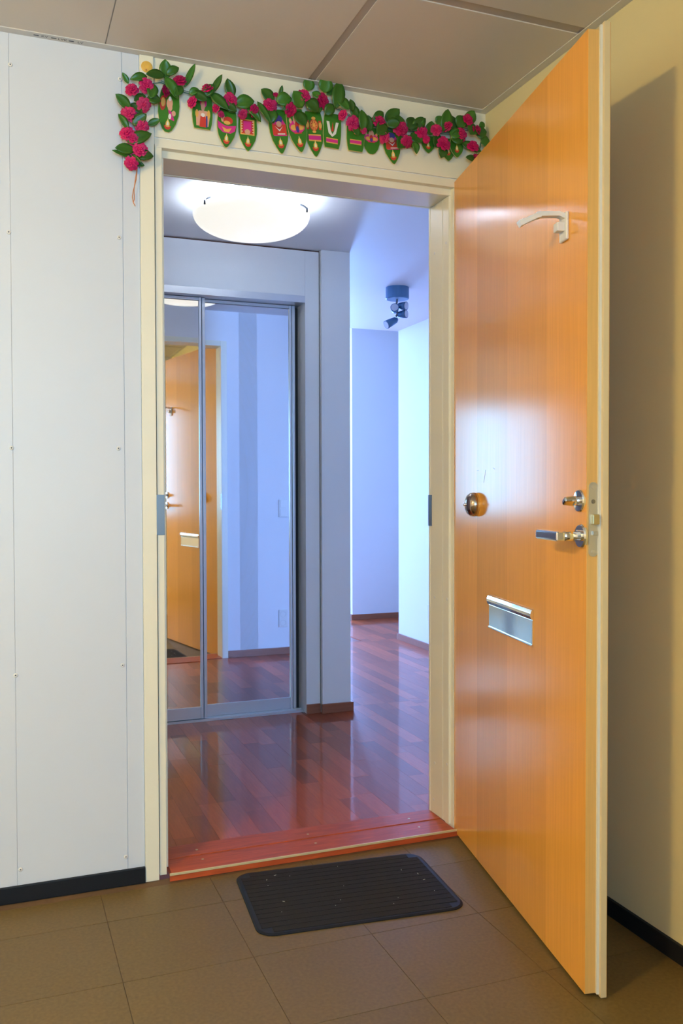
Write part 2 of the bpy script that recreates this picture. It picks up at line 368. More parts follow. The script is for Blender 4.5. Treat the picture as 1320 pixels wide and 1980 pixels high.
# ================================================================ WARDROBE WITH MIRROR DOORS
wd = empty('sliding_wardrobe', (0.65, 1.60, 0.02)); tag(wd, 'built-in wardrobe with two aluminium framed mirror sliding doors', 'wardrobe')
def wb(name, m, x0, x1, y0, y1, z0, z1, parent=wd, bevel=0.0008):
    off = Vector((0.65, 1.60, 0.02))
    if parent is not wd: off = off + Vector(parent.location)
    return box(name, m, x0-off.x, x1-off.x, y0-off.y, y1-off.y, z0-off.z, z1-off.z, parent, bevel)
wb('top_rail', 'aluminium', -0.349, 1.3735, 1.540, 1.680, 1.984, 2.0165)
boxes('bottom_track', 'aluminium', [(-1.0, 0.7235, -0.022, 0.08, 0.0, 0.006), (-1.0, 0.7235, -0.022, -0.018, 0.006, 0.011), (-1.0, 0.7235, 0.020, 0.0235, 0.006, 0.011)], wd)
wb('inner_side', 'dark_gap', 1.350, 1.3735, 1.655, 1.685, 0.025, 1.98)
wb('back_panel', 'dark_gap', -0.349, 1.3735, 1.69, 1.72, 0.025, 1.98)
def sliding(x0, x1, y, sw):
    d = wb('sliding_door', 'dark_gap', x0+sw*0.5, x1-sw*0.5, y+0.006, y+0.014, 0.045, 1.95)
    wb('mirror', 'mirror', x0+sw*0.8, x1-sw*0.8, y+0.0025, y+0.006, 0.075, 1.966, d, 0.0)
    for a, b in ((x0, x0+sw), (x1-sw, x1)):
        wb('stile', 'aluminium', a, a+sw*0.40, y-0.006, y+0.016, 0.032, 1.982, d, 0.002)
        wb('stile', 'aluminium', a+sw*0.52, b, y-0.003, y+0.016, 0.032, 1.982, d, 0.002)
    wb('bottom_rail', 'aluminium', x0+sw, x1-sw, y-0.002, y+0.015, 0.032, 0.087, d, 0.001)
    wb('upper_rail', 'aluminium', x0+sw, x1-sw, y-0.002, y+0.015, 1.968, 1.982, d, 0.001)
sliding(-0.02, 0.903, 1.592, 0.030)
sliding(0.868, 1.3485, 1.622, 0.030)
# ================================================================ FLAT CEILING LAMPS, SWITCH, SOCKETS
lp = empty('ceiling_lamp', (0.945, 0.93, HI)); tag(lp, 'round white glass dish ceiling lamp, lit, in the hallway', 'lamp')
bm = bmesh.new(); lathe(bm, [(0.09, 0.0), (0.09, -0.020), (0.06, -0.028)], 'Z', 32); obj('base', bm, 'plastic_white', lp, smooth=False)
bm = bmesh.new(); lathe(bm, [(0.030, -0.055), (0.120, -0.050), (0.125, -0.060), (0.120, -0.066), (0.030, -0.070)], 'Z', 36); obj('bulb', bm, 'lamp_bulb', lp, smooth=True)
bm = bmesh.new()
prof = []
for k in range(15):
    t = k/14; prof.append((0.229*math.sin(t*math.pi/2)**0.8 if k else 0.002, -0.145 + 0.082*(1-math.cos(t*math.pi/2))**1.05))
lathe(bm, prof + [(0.225, -0.060), (0.18, -0.082), (0.01, -0.118)], 'Z', 48); obj('glass_dish', bm, 'lamp_glass', lp, smooth=True)
for a in (205, 322, 80):
    r = math.radians(a); x, y = 0.225*math.cos(r), 0.225*math.sin(r)
    bm = bmesh.new(); tube(bm, [(x*0.90, y*0.90, -0.040), (x*0.97, y*0.97, -0.048), (x*1.025, y*1.025, -0.058), (x*1.02, y*1.02, -0.072)], 0.0042, 6); obj('clip', bm, 'ink', lp)
sl = empty('spot_light_fixture', (2.119, 2.115, HI)); tag(sl, 'small steel ceiling fixture with three swivel spots in the corridor', 'lamp')
bm = bmesh.new(); lathe(bm, [(0.066, 0.0), (0.066, -0.062), (0.062, -0.066)], 'Z', 28); obj('canopy', bm, 'blue_steel', sl)
bm = bmesh.new(); tube(bm, [(0, 0, -0.06), (-0.006, 0.0, -0.10), (0.0, 0, -0.145), (-0.008, 0, -0.165)], 0.006, 8); obj('stem', bm, 'dark_steel', sl)
def spot(c, d, l=0.055):
    d = Vector(d).normalized(); c = Vector(c)
    q = Vector((0,0,1)).rotation_difference(d)
    bm = bmesh.new(); lathe(bm, [(0.010, -l/2), (0.018, -l*0.35), (0.022, l*0.1), (0.024, l/2), (0.021, l/2-0.002)], 'Z', 20)
    o = obj('spot_head', bm, 'blue_steel', sl, smooth=True, loc=c); o.rotation_mode = 'QUATERNION'; o.rotation_quaternion = q
    bm = bmesh.new(); lathe(bm, [(0.0205, l/2-0.001), (0.0205, l/2+0.001)], 'Z', 20); obj('lens', bm, 'spot_lens', o)
spot((0.020, -0.02, -0.105), (0.55, -0.8, -0.1)); spot((-0.020, -0.01, -0.125), (-0.4, -0.8, 0.2)); spot((0.024, -0.01, -0.150), (0.6, -0.8, 0.0)); spot((-0.035, 0, -0.195), (-0.85, -0.1, -0.45), 0.08)
def plate(name, label, cat, x0, x1, z0, z1, two):
    c = Vector(((x0+x1)/2, YI, (z0+z1)/2)); r = empty(name, c); tag(r, label, cat)
    box('frame_plate', 'plastic_white', x0-c.x, x1-c.x, 0.0, 0.010, z0-c.z, z1-c.z, r, bevel=0.002)
    h = (z1-z0)/2
    for s in (-1, 1):
        if two == 'switch': box('rocker', 'plastic_white', -0.022, 0.022, 0.010, 0.014, s*h/2-h*0.4, s*h/2+h*0.4, r, bevel=0.001)
        else:
            bm = bmesh.new(); lathe(bm, [(0.020, 0.0101), (0.0195, 0.0115), (0.017, 0.0115), (0.016, 0.0105)], 'Y', 24, (0, 0, s*h/2)); obj('socket_well', bm, 'plastic_white', r)
plate('light_switch', 'white double light switch on the inner wall, seen in the mirror', 'switch', 1.716, 1.776, 0.921, 1.036, 'switch')
plate('wall_socket', 'white double wall socket low on the inner wall, seen in the mirror', 'socket', 1.713, 1.773, 0.199, 0.312, 'socket')
r = empty('wall_socket', (2.69, 2.834, 0.276)); tag(r, 'white wall socket low on the right corridor wall beyond the doorway', 'socket')
box('frame_plate', 'plastic_white', -0.010, 0, -0.03, 0.03, -0.055, 0.055, r, bevel=0.002)
# ================================================================ STAIRWELL LAMP (above and left of the viewer)
sll = empty('landing_lamp', (LAMP_POS[0], LAMP_POS[1], HC)); tag(sll, 'round glass bowl ceiling lamp of the landing, left of the viewer', 'lamp')
bm = bmesh.new(); lathe(bm, [(0.085, 0.0), (0.085, -0.05), (0.075, -0.06)], 'Z', 32); obj('housing', bm, 'plastic_white', sll)
bm = bmesh.new(); lathe(bm, [(0.115, -0.062), (0.128, -0.080), (0.130, -0.110), (0.115, -0.150), (0.080, -0.178), (0.035, -0.190), (0.002, -0.192)], 'Z', 40); obj('glass_bowl', bm, 'landing_glass', sll, smooth=True)
# ================================================================ DOOR MAT
mt = empty('doormat', (0.8725, -0.2615, 0.0), math.radians(-4.9)); tag(mt, 'black ribbed rubber doormat with rounded corners in front of the threshold', 'doormat')
def rounded(w, h, r, n=6):
    pts = []
    for cx, cy, a0 in ((w/2-r, h/2-r, 0), (-w/2+r, h/2-r, 90), (-w/2+r, -h/2+r, 180), (w/2-r, -h/2+r, 270)):
        for k in range(n+1):
            a = math.radians(a0 + 90*k/n); pts.append((cx + r*math.cos(a), cy + r*math.sin(a)))
    return pts
bm = bmesh.new()
o_, i_ = rounded(0.552, 0.372, 0.045), rounded(0.540, 0.360, 0.040)
rings = [[bm.verts.new((x, y, 0.0003)) for x, y in o_], [bm.verts.new((x, y, 0.0025)) for x, y in o_], [bm.verts.new((x, y, 0.0045)) for x, y in i_]]
for a, b in zip(rings, rings[1:]):
    for k in range(len(a)): bm.faces.new((a[k], a[(k+1) % len(a)], b[(k+1) % len(a)], b[k]))
bm.faces.new(rings[2]); bm.faces.new(rings[0][::-1])
obj('rubber_base', bm, 'black_rubber', mt)
for k in range(14):
    y = -0.1625 + k*0.025
    half = 0.262 - (0.026 if abs(y) > 0.155 else 0)
    box('rib', 'mat_black', -half, half, y-0.0112, y+0.0112, 0.004, 0.0055, mt, bevel=0.0007)
bm = bmesh.new()
for k in range(16):
    x, y = random.uniform(-0.24, 0.24), random.uniform(-0.15, 0.15); a = random.uniform(0, 3.14); l = random.choice((0.0008, 0.0009, 0.001, 0.0035)); d = 0.0006
    ca, sa = math.cos(a), math.sin(a)
    vv = [bm.verts.new((x + ca*p*l - sa*q*d, y + sa*p*l + ca*q*d, 0.0056 + zz)) for zz in (0, 0.0006) for p, q in ((-1,-1),(1,-1),(1,1),(-1,1))]
    for f in ((0,1,2,3),(7,6,5,4),(0,4,5,1),(1,5,6,2),(2,6,7,3),(3,7,4,0)): bm.faces.new([vv[i] for i in f])
li = obj('lint', bm, 'lint', mt); li['kind'] = 'stuff'
# ================================================================ ENTRANCE DOOR LEAF (open about 101 degrees)
ANG = math.atan2(-0.98133, -0.19231)
dr = empty('door_1', (1.3433, -0.0002, 0.0), ANG); tag(dr, 'open varnished wooden entrance door with chrome handle and letter flap', 'door', kind='structure')
LW, Z0, Z1 = 0.938, 0.007, 2.0525
lf = box('leaf', 'door_edge', 0.0, LW, 0.0007, 0.030, Z0, Z1, dr, bevel=0.0006)
ll = Vector(lf.location)
for a, b in ((0.0, 0.222), (0.222, 0.467), (0.467, 0.727), (0.727, LW-0.0004)):
    box('veneer_strip', 'veneer', a-ll.x, b-ll.x, -ll.y, 0.0009-ll.y, Z0-ll.z, Z1-ll.z, lf)
box('rebate_lip', 'door_lip', -0.012, LW+0.014, 0.030, 0.043, 0.003, Z1+0.012, dr, bevel=0.0008)
boxes('seal_strip', 'seal', [(LW, LW+0.006, 0.0245, 0.030, Z0, Z1+0.008)], dr)
boxes('outer_skin', 'veneer', [(-0.010, LW+0.012, 0.0425, 0.0445, 0.004, Z1+0.011)], dr)
# letter flap
ms = empty('letter_flap', (0.493, 0, 0.751)); ms.parent = dr
bm = bmesh.new(); bx(bm, -0.157, 0.157, -0.004, 0.0, -0.043, 0.020); obj('flap', bm, 'chrome', ms, bevel=0.0012)
bm = bmesh.new()
prof = [(-0.0005, 0.0460), (-0.0060, 0.0445), (-0.0095, 0.036), (-0.0100, 0.029), (-0.0065, 0.0205), (-0.0005, 0.0195)]
va = [bm.verts.new((-0.160, y, z)) for y, z in prof]; vb = [bm.verts.new((0.158, y, z)) for y, z in prof]
for k in range(len(prof)): bm.faces.new((va[k], va[(k+1) % 6], vb[(k+1) % 6], vb[k]))
bm.faces.new(va[::-1]); bm.faces.new(vb); obj('hinge_cover', bm, 'chrome', ms, bevel=0.0006)
bm = bmesh.new(); bx(bm, -0.157, 0.157, -0.0062, -0.0035, -0.0445, -0.0405); obj('flap_lip', bm, 'chrome', ms, bevel=0.0008)
# door bell
be = empty('door_bell', (0.215, 0, 1.047)); be.parent = dr
bm = bmesh.new(); lathe(bm, [(0.034, 0.0), (0.034, -0.007)], 'Y', 36); obj('bell_shadow_disc', bm, 'bell_shadow_orange', be, smooth=False)  # orange disc stands in for the bell's shadow in the door's highlight
bm = bmesh.new(); lathe(bm, [(0.0345, -0.006), (0.0347, -0.010), (0.033, -0.018), (0.028, -0.025), (0.020, -0.0295), (0.010, -0.032), (0.001, -0.0325)], 'Y', 40); obj('bell_dome', bm, 'bell_bronze', be, smooth=True)
bm = bmesh.new(); lathe(bm, [(0.0035, -0.031), (0.0045, -0.035), (0.003, -0.039), (0.0005, -0.0395)], 'Y', 14); obj('dome_nut', bm, 'chrome', be, smooth=True)
# thumb turn
tt = empty('thumb_turn', (0.912, 0, 1.064)); tt.parent = dr
bm = bmesh.new(); lathe(bm, [(0.0245, 0.0), (0.0245, -0.004), (0.0225, -0.0075), (0.012, -0.008)], 'Y', 36); obj('rose', bm, 'chrome', tt, smooth=False)
bm = bmesh.new()
for y0, y1, wd_, h0, h1 in ((-0.008, -0.016, 0.008, 0.010, 0.010),):
    lathe(bm, [(0.010, -0.007), (0.010, -0.018)], 'Y', 20)
obj('spindle', bm, 'chrome', tt)
bm = bmesh.new(); bx(bm, -0.0065, 0.0065, -0.040, -0.014, -0.013, 0.013)
for v in bm.verts:
    if v.co.y < -0.03: v.co.z *= 0.72; v.co.x *= 0.8
ob = obj('knob', bm, 'chrome', tt, bevel=0.003); ob.rotation_euler = (0, math.radians(58), 0)
# handle
hd = empty('door_handle', (0.920, 0, 0.989)); hd.parent = dr
bm = bmesh.new(); lathe(bm, [(0.0258, 0.0), (0.0258, -0.004), (0.0235, -0.0078), (0.013, -0.008)], 'Y', 36); obj('rose', bm, 'chrome', hd)
bm = bmesh.new(); lathe(bm, [(0.0105, -0.007), (0.0105, -0.058)], 'Y', 24); obj('neck', bm, 'chrome', hd, smooth=True)
bm = bmesh.new(); bx(bm, -0.105, 0.012, -0.064, -0.044, -0.0105, 0.0105); obj('lever', bm, 'chrome', hd, bevel=0.005, seg=3)
# lock plate on the leading edge
lk = empty('lock_plate', (LW, 0.0145, 1.025)); lk.parent = dr
bm = bmesh.new()
pts = rounded(0.020, 0.158, 0.0098, 6)
va = [bm.verts.new((0.0, x, z)) for x, z in pts]; vb = [bm.verts.new((0.0022, x, z)) for x, z in pts]
for k in range(len(pts)): bm.faces.new((va[k], va[(k+1) % len(pts)], vb[(k+1) % len(pts)], vb[k]))
bm.faces.new(va); bm.faces.new(vb[::-1]); obj('faceplate', bm, 'steel', lk)
bm = bmesh.new(); bx(bm, 0.001, 0.012, -0.0055, 0.0105, -0.011, 0.011)
obj('latch', bm, 'brass', lk, bevel=0.0025)
bm = bmesh.new(); bx(bm, 0.001, 0.008, -0.004, 0.0080, -0.0335, -0.0245); obj('release_bolt', bm, 'steel', lk, bevel=0.0015)
for z in (0.069, 0.038, -0.069):
    bm = bmesh.new(); lathe(bm, [(0.0048, 0.002), (0.0044, 0.0031), (0.0015, 0.0033)], 'X', 14, (0, 0, z)); obj('screw', bm, 'dark_steel' if z == 0.038 else 'steel', lk)
# coat hook bracket
hk = empty('coat_hook', (0.828, 0, 1.672)); hk.parent = dr
bm = bmesh.new(); bx(bm, -0.020, 0.020, -0.007, 0.0, -0.032, 0.030)
obj('back_plate', bm, 'plastic_white', hk, bevel=0.004, seg=3)
bm = bmesh.new(); bx(bm, -0.012, 0.012, -0.024, -0.005, -0.012, 0.008); obj('stop', bm, 'plastic_white', hk, bevel=0.003)
bm = bmesh.new(); sweep_rect(bm, [(0.004, -0.003, 0.020), (0.002, -0.018, 0.026), (0.0, -0.040, 0.0255), (-0.002, -0.064, 0.024)], 0.020, 0.010, (0, 0, 1)); obj('arm', bm, 'plastic_white', hk)
bm = bmesh.new()
for dx in (-0.0075, 0.0075):
    sweep_rect(bm, [(dx-0.002, -0.064, 0.023), (dx-0.004, -0.104, 0.004)], 0.005, 0.011, (0, 0, 1))
sweep_rect(bm, [(-0.002, -0.060, 0.0238), (-0.0022, -0.068, 0.0218)], 0.020, 0.0125, (0, 0, 1)); sweep_rect(bm, [(-0.0035, -0.098, 0.007), (-0.0042, -0.107, 0.0025)], 0.020, 0.0128, (0, 0, 1))
obj('slotted_tip', bm, 'plastic_white', hk)
for z in (0.30, 1.05, 1.78):
    h_ = box('hinge', 'steel', -0.0008, 0.0008, 0.004, 0.030, z-0.055, z+0.055, dr)
    bm = bmesh.new(); lathe(bm, [(0.007, z-0.05), (0.007, z+0.05)], 'Z', 14, (-0.014, 0.040, 0)); obj('hinge_knuckle', bm, 'steel', dr, smooth=False)
# a few old scratches in the varnish
bm = bmesh.new()
for (s0, z0, s1, z1) in ((0.297, 1.146, 0.281, 1.11), (0.358, 1.150, 0.372, 1.146), (0.222, 1.146, 0.236, 1.1455)):
    tube(bm, [(s0, -0.0001, z0), (s1, -0.0001, z1)], 0.00045, 5)
obj('scratch', bm, 'brown_gap', dr)
ROSES=[(0.3482, 2.1722, 0.0177, 0.3, 0.2), (0.3888, 2.1879, 0.0215, 0, 0), (0.3815, 2.1342, 0.0185, 0, -0.3), (0.3401, 2.1058, 0.0206, 0.2, 0), (0.3769, 2.074, 0.0193, 0, -0.3), (0.3343, 2.0541, 0.0191, 0.4, 0.2), (0.3506, 2.0426, 0.0192, 0, 0), (0.3696, 2.0113, 0.0237, 0, 0), (0.3459, 1.9702, 0.0177, 0.2, -0.6), (0.444, 2.1814, 0.0164, -0.9, 0), (0.4794, 2.2185, 0.018, 0.2, 0.5), (0.5097, 2.1629, 0.0151, 0.9, 0), (0.5533, 2.2086, 0.0167, 0.6, 0.7), (0.622, 2.1837, 0.0215, 0, 0), (0.5777, 2.157, 0.0122, 0.9, 0), (0.5952, 2.1425, 0.0092, 0, 0), (0.6569, 2.1492, 0.0139, 0, -0.5), (0.6929, 2.1634, 0.017, -0.6, -0.4), (0.7373, 2.187, 0.0211, 0, 0), (0.7549, 2.2218, 0.0086, 0, 0.5), (0.8012, 2.182, 0.0189, -0.4, -0.5), (0.839, 2.2291, 0.0206, 0, 0), (0.8977, 2.2263, 0.0223, -0.3, 0), (0.9556, 2.1932, 0.0145, 0.9, 0), (0.9932, 2.1736, 0.021, 0, -0.3), (1.027, 2.1583, 0.0097, 0.3, 0), (1.0763, 2.1944, 0.0196, 0, 0.2), (1.0897, 2.1458, 0.0164, 0.8, 0), (1.1476, 2.1801, 0.0231, 0, 0), (1.1664, 2.1411, 0.0182, 0, -0.6), (1.2167, 2.1822, 0.02, 0, 0), (1.2659, 2.1939, 0.0184, 0.3, 0), (1.2997, 2.2113, 0.0168, 0.9, 0.2), (1.2337, 2.1589, 0.0117, 0, -0.5), (1.2925, 2.1527, 0.0236, 0, 0), (1.3499, 2.1917, 0.022, 0, 0), (1.3744, 2.238, 0.0221, 0, 0.2), (1.4091, 2.2128, 0.0188, -0.5, 0.2), (1.3936, 2.1643, 0.0188, 0.2, 0.4), (1.4046, 2.1307, 0.0137, 0, 0.7)]
LEAVES=[(0.3272, 2.212, 0.3424, 2.1897, 0.0111), (0.3493, 2.1991, 0.3909, 2.2128, 0.0237), (0.3909, 2.2142, 0.4385, 2.2247, 0.0267), (0.4402, 2.2628, 0.4427, 2.2184, 0.0255), (0.4741, 2.2488, 0.4428, 2.2268, 0.0171), (0.3988, 2.1556, 0.4089, 2.1962, 0.0225), (0.3586, 2.1452, 0.3877, 2.1636, 0.0182), (0.4239, 2.1525, 0.3904, 2.1557, 0.0212), (0.3093, 2.1445, 0.346, 2.1198, 0.0208), (0.3749, 2.1172, 0.3475, 2.1366, 0.0182), (0.3158, 2.0973, 0.3401, 2.0622, 0.0139), (0.3831, 2.1031, 0.3512, 2.0776, 0.0211), (0.4222, 2.1018, 0.3927, 2.0864, 0.0141), (0.3953, 2.0575, 0.3371, 2.0285, 0.0239), (0.3082, 2.0053, 0.3561, 2.0103, 0.0209), (0.3014, 2.0016, 0.3519, 1.9931, 0.0097), (0.4018, 1.9997, 0.3588, 1.9954, 0.0212), (0.3697, 1.9774, 0.3492, 1.9983, 0.0098), (0.3808, 1.9746, 0.3614, 1.9777, 0.0098), (0.4707, 2.1695, 0.4399, 2.2194, 0.0213), (0.4664, 2.1717, 0.4866, 2.2016, 0.0171), (0.52, 2.2636, 0.4938, 2.2041, 0.0129), (0.5297, 2.1999, 0.5051, 2.1847, 0.0143), (0.5499, 2.1704, 0.5123, 2.1901, 0.0216), (0.5957, 2.2476, 0.569, 2.199, 0.013), (0.572, 2.2166, 0.547, 2.1842, 0.0188), (0.607, 2.1562, 0.5646, 2.1969, 0.0218), (0.6149, 2.2393, 0.6295, 2.1956, 0.0232), (0.6851, 2.1911, 0.6339, 2.1761, 0.0279), (0.6323, 2.1542, 0.5939, 2.18, 0.0218), (0.6383, 2.1594, 0.6116, 2.1698, 0.0175), (0.7061, 2.1404, 0.6684, 2.177, 0.0177), (0.7336, 2.1371, 0.7002, 2.1934, 0.0148), (0.7156, 2.2279, 0.7524, 2.2058, 0.025), (0.7974, 2.2157, 0.7554, 2.2019, 0.0283), (0.7711, 2.244, 0.7648, 2.2165, 0.0089), (0.7475, 2.1435, 0.7353, 2.1783, 0.0192), (0.777, 2.1817, 0.8005, 2.2059, 0.0163), (0.8068, 2.2305, 0.835, 2.1963, 0.0313), (0.8575, 2.2844, 0.8542, 2.2512, 0.0255), (0.8795, 2.1926, 0.8462, 2.2203, 0.0286), (0.9054, 2.2877, 0.9021, 2.2498, 0.0317), (0.9296, 2.2691, 0.9134, 2.2486, 0.0152), (0.9491, 2.2843, 0.9375, 2.2103, 0.0289), (0.8876, 2.2311, 0.8653, 2.2455, 0.0166), (0.8748, 2.2247, 0.8923, 2.1945, 0.0226), (0.9262, 2.2176, 0.9067, 2.1862, 0.0227), (0.9718, 2.2109, 0.9457, 2.2431, 0.0229), (0.8412, 2.1497, 0.8192, 2.1865, 0.0285), (0.7413, 2.1426, 0.7445, 2.1797, 0.0222), (0.9817, 2.2366, 0.9915, 2.2093, 0.0168), (0.9882, 2.227, 1.0129, 2.1912, 0.0214), (1.0196, 2.212, 1.0245, 2.1564, 0.023), (1.0045, 2.1399, 0.998, 2.1633, 0.0153), (1.0413, 2.2015, 1.0512, 2.1632, 0.0231), (1.0867, 2.2189, 1.0563, 2.19, 0.0202), (1.068, 2.1518, 1.1002, 2.1871, 0.0294), (1.1395, 2.2345, 1.1002, 2.1963, 0.0281), (1.1429, 2.2165, 1.1377, 2.1879, 0.0266), (1.136, 2.1938, 1.1002, 2.1871, 0.0234), (1.141, 2.1249, 1.1652, 2.1654, 0.0266), (1.1878, 2.2169, 1.1739, 2.1807, 0.0299), (1.2209, 2.2139, 1.1843, 2.1821, 0.0252), (1.2174, 2.154, 1.1843, 2.1743, 0.0268), (1.1999, 2.1157, 1.1912, 2.1488, 0.0173), (1.2139, 2.2176, 1.1912, 2.1831, 0.0236), (1.2526, 2.2154, 1.2508, 2.179, 0.0269), (1.306, 2.2563, 1.2899, 2.194, 0.0271), (1.2828, 2.2324, 1.2703, 2.2101, 0.0239), (1.3203, 2.2411, 1.3276, 2.1946, 0.0336), (1.3583, 2.2466, 1.342, 2.2125, 0.0305), (1.382, 2.1959, 1.4003, 2.2304, 0.0306), (1.3984, 2.2685, 1.3783, 2.2336, 0.0274), (1.4354, 2.2371, 1.4169, 2.2248, 0.0146), (1.4354, 2.2082, 1.404, 2.2021, 0.0276), (1.2667, 2.1451, 1.2863, 2.1824, 0.0302), (1.3583, 2.1814, 1.3168, 2.1756, 0.0305), (1.3456, 2.1876, 1.3132, 2.1925, 0.0241), (1.4188, 2.1513, 1.3583, 2.1718, 0.0211), (1.4521, 2.1831, 1.4225, 2.1791, 0.0244), (1.3675, 2.1204, 1.4059, 2.1223, 0.0145), (1.4281, 2.1396, 1.3967, 2.1147, 0.0178), (1.2845, 2.1143, 1.2917, 2.1469, 0.0239)]
PENDANTS=[(0.4579, 2.2071, 0.447, 2.0798, 0.0575, 'round', 0), (0.5458, 2.1912, 0.5452, 2.1009, 0.0567, 'flat', 1), (0.6165, 2.1646, 0.6114, 2.0568, 0.0557, 'point', 2), (0.6766, 2.1649, 0.6776, 2.0584, 0.0546, 'point', 3), (0.7612, 2.1863, 0.7778, 2.063, 0.0569, 'point', 4), (0.8128, 2.1926, 0.8361, 2.0737, 0.0573, 'point', 5), (0.8732, 2.1987, 0.884, 2.0696, 0.0577, 'point', 6), (0.9346, 2.2003, 0.9311, 2.1, 0.055, 'flat', 7), (1.0054, 2.1925, 1.0051, 2.0993, 0.0555, 'flat', 8), (1.0589, 2.1788, 1.0604, 2.1005, 0.0543, 'round', 5), (1.1183, 2.1842, 1.1336, 2.0791, 0.058, 'point', 4), (1.1788, 2.171, 1.1822, 2.1339, 0.0468, 'flat', 3), (1.249, 2.1808, 1.2508, 2.129, 0.0456, 'point', 9), (1.3134, 2.1803, 1.3188, 2.1126, 0.0528, 'point', 9), (1.3442, 2.1846, 1.346, 2.1257, 0.0461, 'point', 9)]
CORD=[(0.352, 1.9674), (0.3592, 2.0129), (0.3595, 2.0518), (0.3653, 2.0832), (0.3628, 2.1245), (0.3784, 2.1685), (0.3994, 2.1997), (0.4303, 2.2075), (0.4627, 2.1986), (0.4984, 2.1902), (0.5344, 2.1873), (0.5738, 2.1906), (0.6151, 2.1826), (0.6599, 2.1779), (0.7053, 2.1819), (0.7514, 2.1948), (0.798, 2.2048), (0.8532, 2.2192), (0.9092, 2.2218), (0.9578, 2.2111), (1.0071, 2.1881), (1.0571, 2.1801), (1.1164, 2.1763), (1.1765, 2.1818), (1.2465, 2.1855), (1.3178, 2.1924), (1.3813, 2.2141), (1.4365, 2.2139), (1.4273, 2.1644), (1.3997, 2.1286)]
TASSEL=[[(0.3653, 1.9712), (0.3623, 1.9387), (0.3537, 1.9056), (0.3508, 1.8885), (0.3535, 1.8749), (0.3589, 1.8643)], [(0.3653, 1.9712), (0.3595, 1.9384), (0.3558, 1.91), (0.3563, 1.8822), (0.3542, 1.8763)]]
# ================================================================ FLOWER GARLAND OVER THE DOOR
ga = empty('flower_garland', (0.62, 0.0, 2.15)); tag(ga, 'artificial garland of magenta roses, green leaves and printed leaf pendants over the doorway', 'garland')
GO = Vector((0.62, 0.0, 2.15))
# one rose: spiral of cupped petals facing -y, unit radius
def rose_mesh(seed):
    rnd = random.Random(seed); bm = bmesh.new()
    def petal(ang, rad, out, width, length, tilt):
        rows = []
        for i in range(5):
            t = i/4
            row = []
            for j in range(5):
                s = (j-2)/2
                wv = width*math.sin(math.pi*(0.22 + 0.70*t))**0.8
                a = ang + s*wv
                rr = rad + (length*t)*math.sin(tilt) + 0.06*s*s*t
                hh = out + (length*t)*math.cos(tilt) - 0.16*t*t*(1 + 0.5*rnd.random()) - 0.05*abs(s)
                row.append(bm.verts.new((rr*math.cos(a), -hh, rr*math.sin(a))))
            rows.append(row)
        for a, b in zip(rows, rows[1:]):
            for j in range(4): bm.faces.new((a[j], a[j+1], b[j+1], b[j]))
    for n, rad, out, width, length, tilt in ((7, 0.24, -0.28, 0.60, 0.84, 1.38), (6, 0.20, -0.02, 0.66, 0.70, 1.10), (5, 0.16, 0.18, 0.78, 0.52, 0.80), (5, 0.10, 0.34, 0.80, 0.40, 0.50), (3, 0.04, 0.44, 1.1, 0.30, 0.30)):
        off = rnd.uniform(0, 6.28)
        for k in range(n): petal(off + 2*math.pi*k/n + rnd.uniform(-.15, .15), rad, out, width*rnd.uniform(.9, 1.1), length*rnd.uniform(.88, 1.1), tilt)
    lathe(bm, [(0.10, 0.30), (0.28, 0.10), (0.30, -0.15), (0.05, -0.5)], 'Y', 10)
    return mesh('rose', bm, 'petal', smooth=True)
RM = [rose_mesh(s) for s in (1, 2, 3)]
for k, (x, z, r_, yaw, pit) in enumerate(ROSES):
    o = obj('rose', RM[k % 3], None, ga, loc=Vector((x, -0.024 - 0.30*r_, z)) - GO)
    o.scale = (r_, r_*0.95, r_); o.rotation_mode = 'XYZ'
    o.rotation_euler = (-pit*0.9, (k*2.4) % 6.28, 0)
    o.rotation_euler = (Matrix.Rotation(-yaw, 3, 'Z') @ Matrix.Rotation(-pit, 3, 'X') @ Matrix.Rotation((k*2.4) % 6.28, 3, 'Y')).to_euler()
def leaf_mesh(kind):
    bm = bmesh.new(); N = 9; rows = []
    for i in range(N):
        t = i/(N-1)
        wv = (math.sin(math.pi*min(1, t**0.85))**0.75)*0.5 if 0 < i < N-1 else (0.05 if i == 0 else 0.005)
        bend = (-0.16*t*t, -0.05 - 0.10*math.sin(math.pi*t), -0.26*t)[kind]
        rows.append([bm.verts.new((wv*s*1.0, bend - 0.10*abs(s)**1.5 * math.sin(math.pi*t) , t)) for s in (-1, -0.5, 0, 0.5, 1)])
    for a, b in zip(rows, rows[1:]):
        for j in range(4): bm.faces.new((a[j], a[j+1], b[j+1], b[j]))
    bmesh.ops.recalc_face_normals(bm, faces=bm.faces[:])
    geo = bmesh.ops.solidify(bm, geom=bm.faces[:], thickness=0.008)
    return mesh('leaf', bm, 'leaf_green', smooth=True)
LM = [leaf_mesh(k) for k in range(3)]
for k, (tx, tz, bx_, bz, wd_) in enumerate(LEAVES):
    dx, dz = tx-bx_, tz-bz; L = math.hypot(dx, dz)*1.12
    o = obj('leaf', LM[k % 3], None, ga, loc=Vector((bx_, -0.017 - 0.006*(k % 3), bz)) - GO)
    o.rotation_euler = (0, math.atan2(dx, dz), 0); o.scale = (wd_*(1.0 if k in (1, 2) else 1.42), min(L, 0.05), L)
    if (k % 3) == 2: o.location.y += 0.004
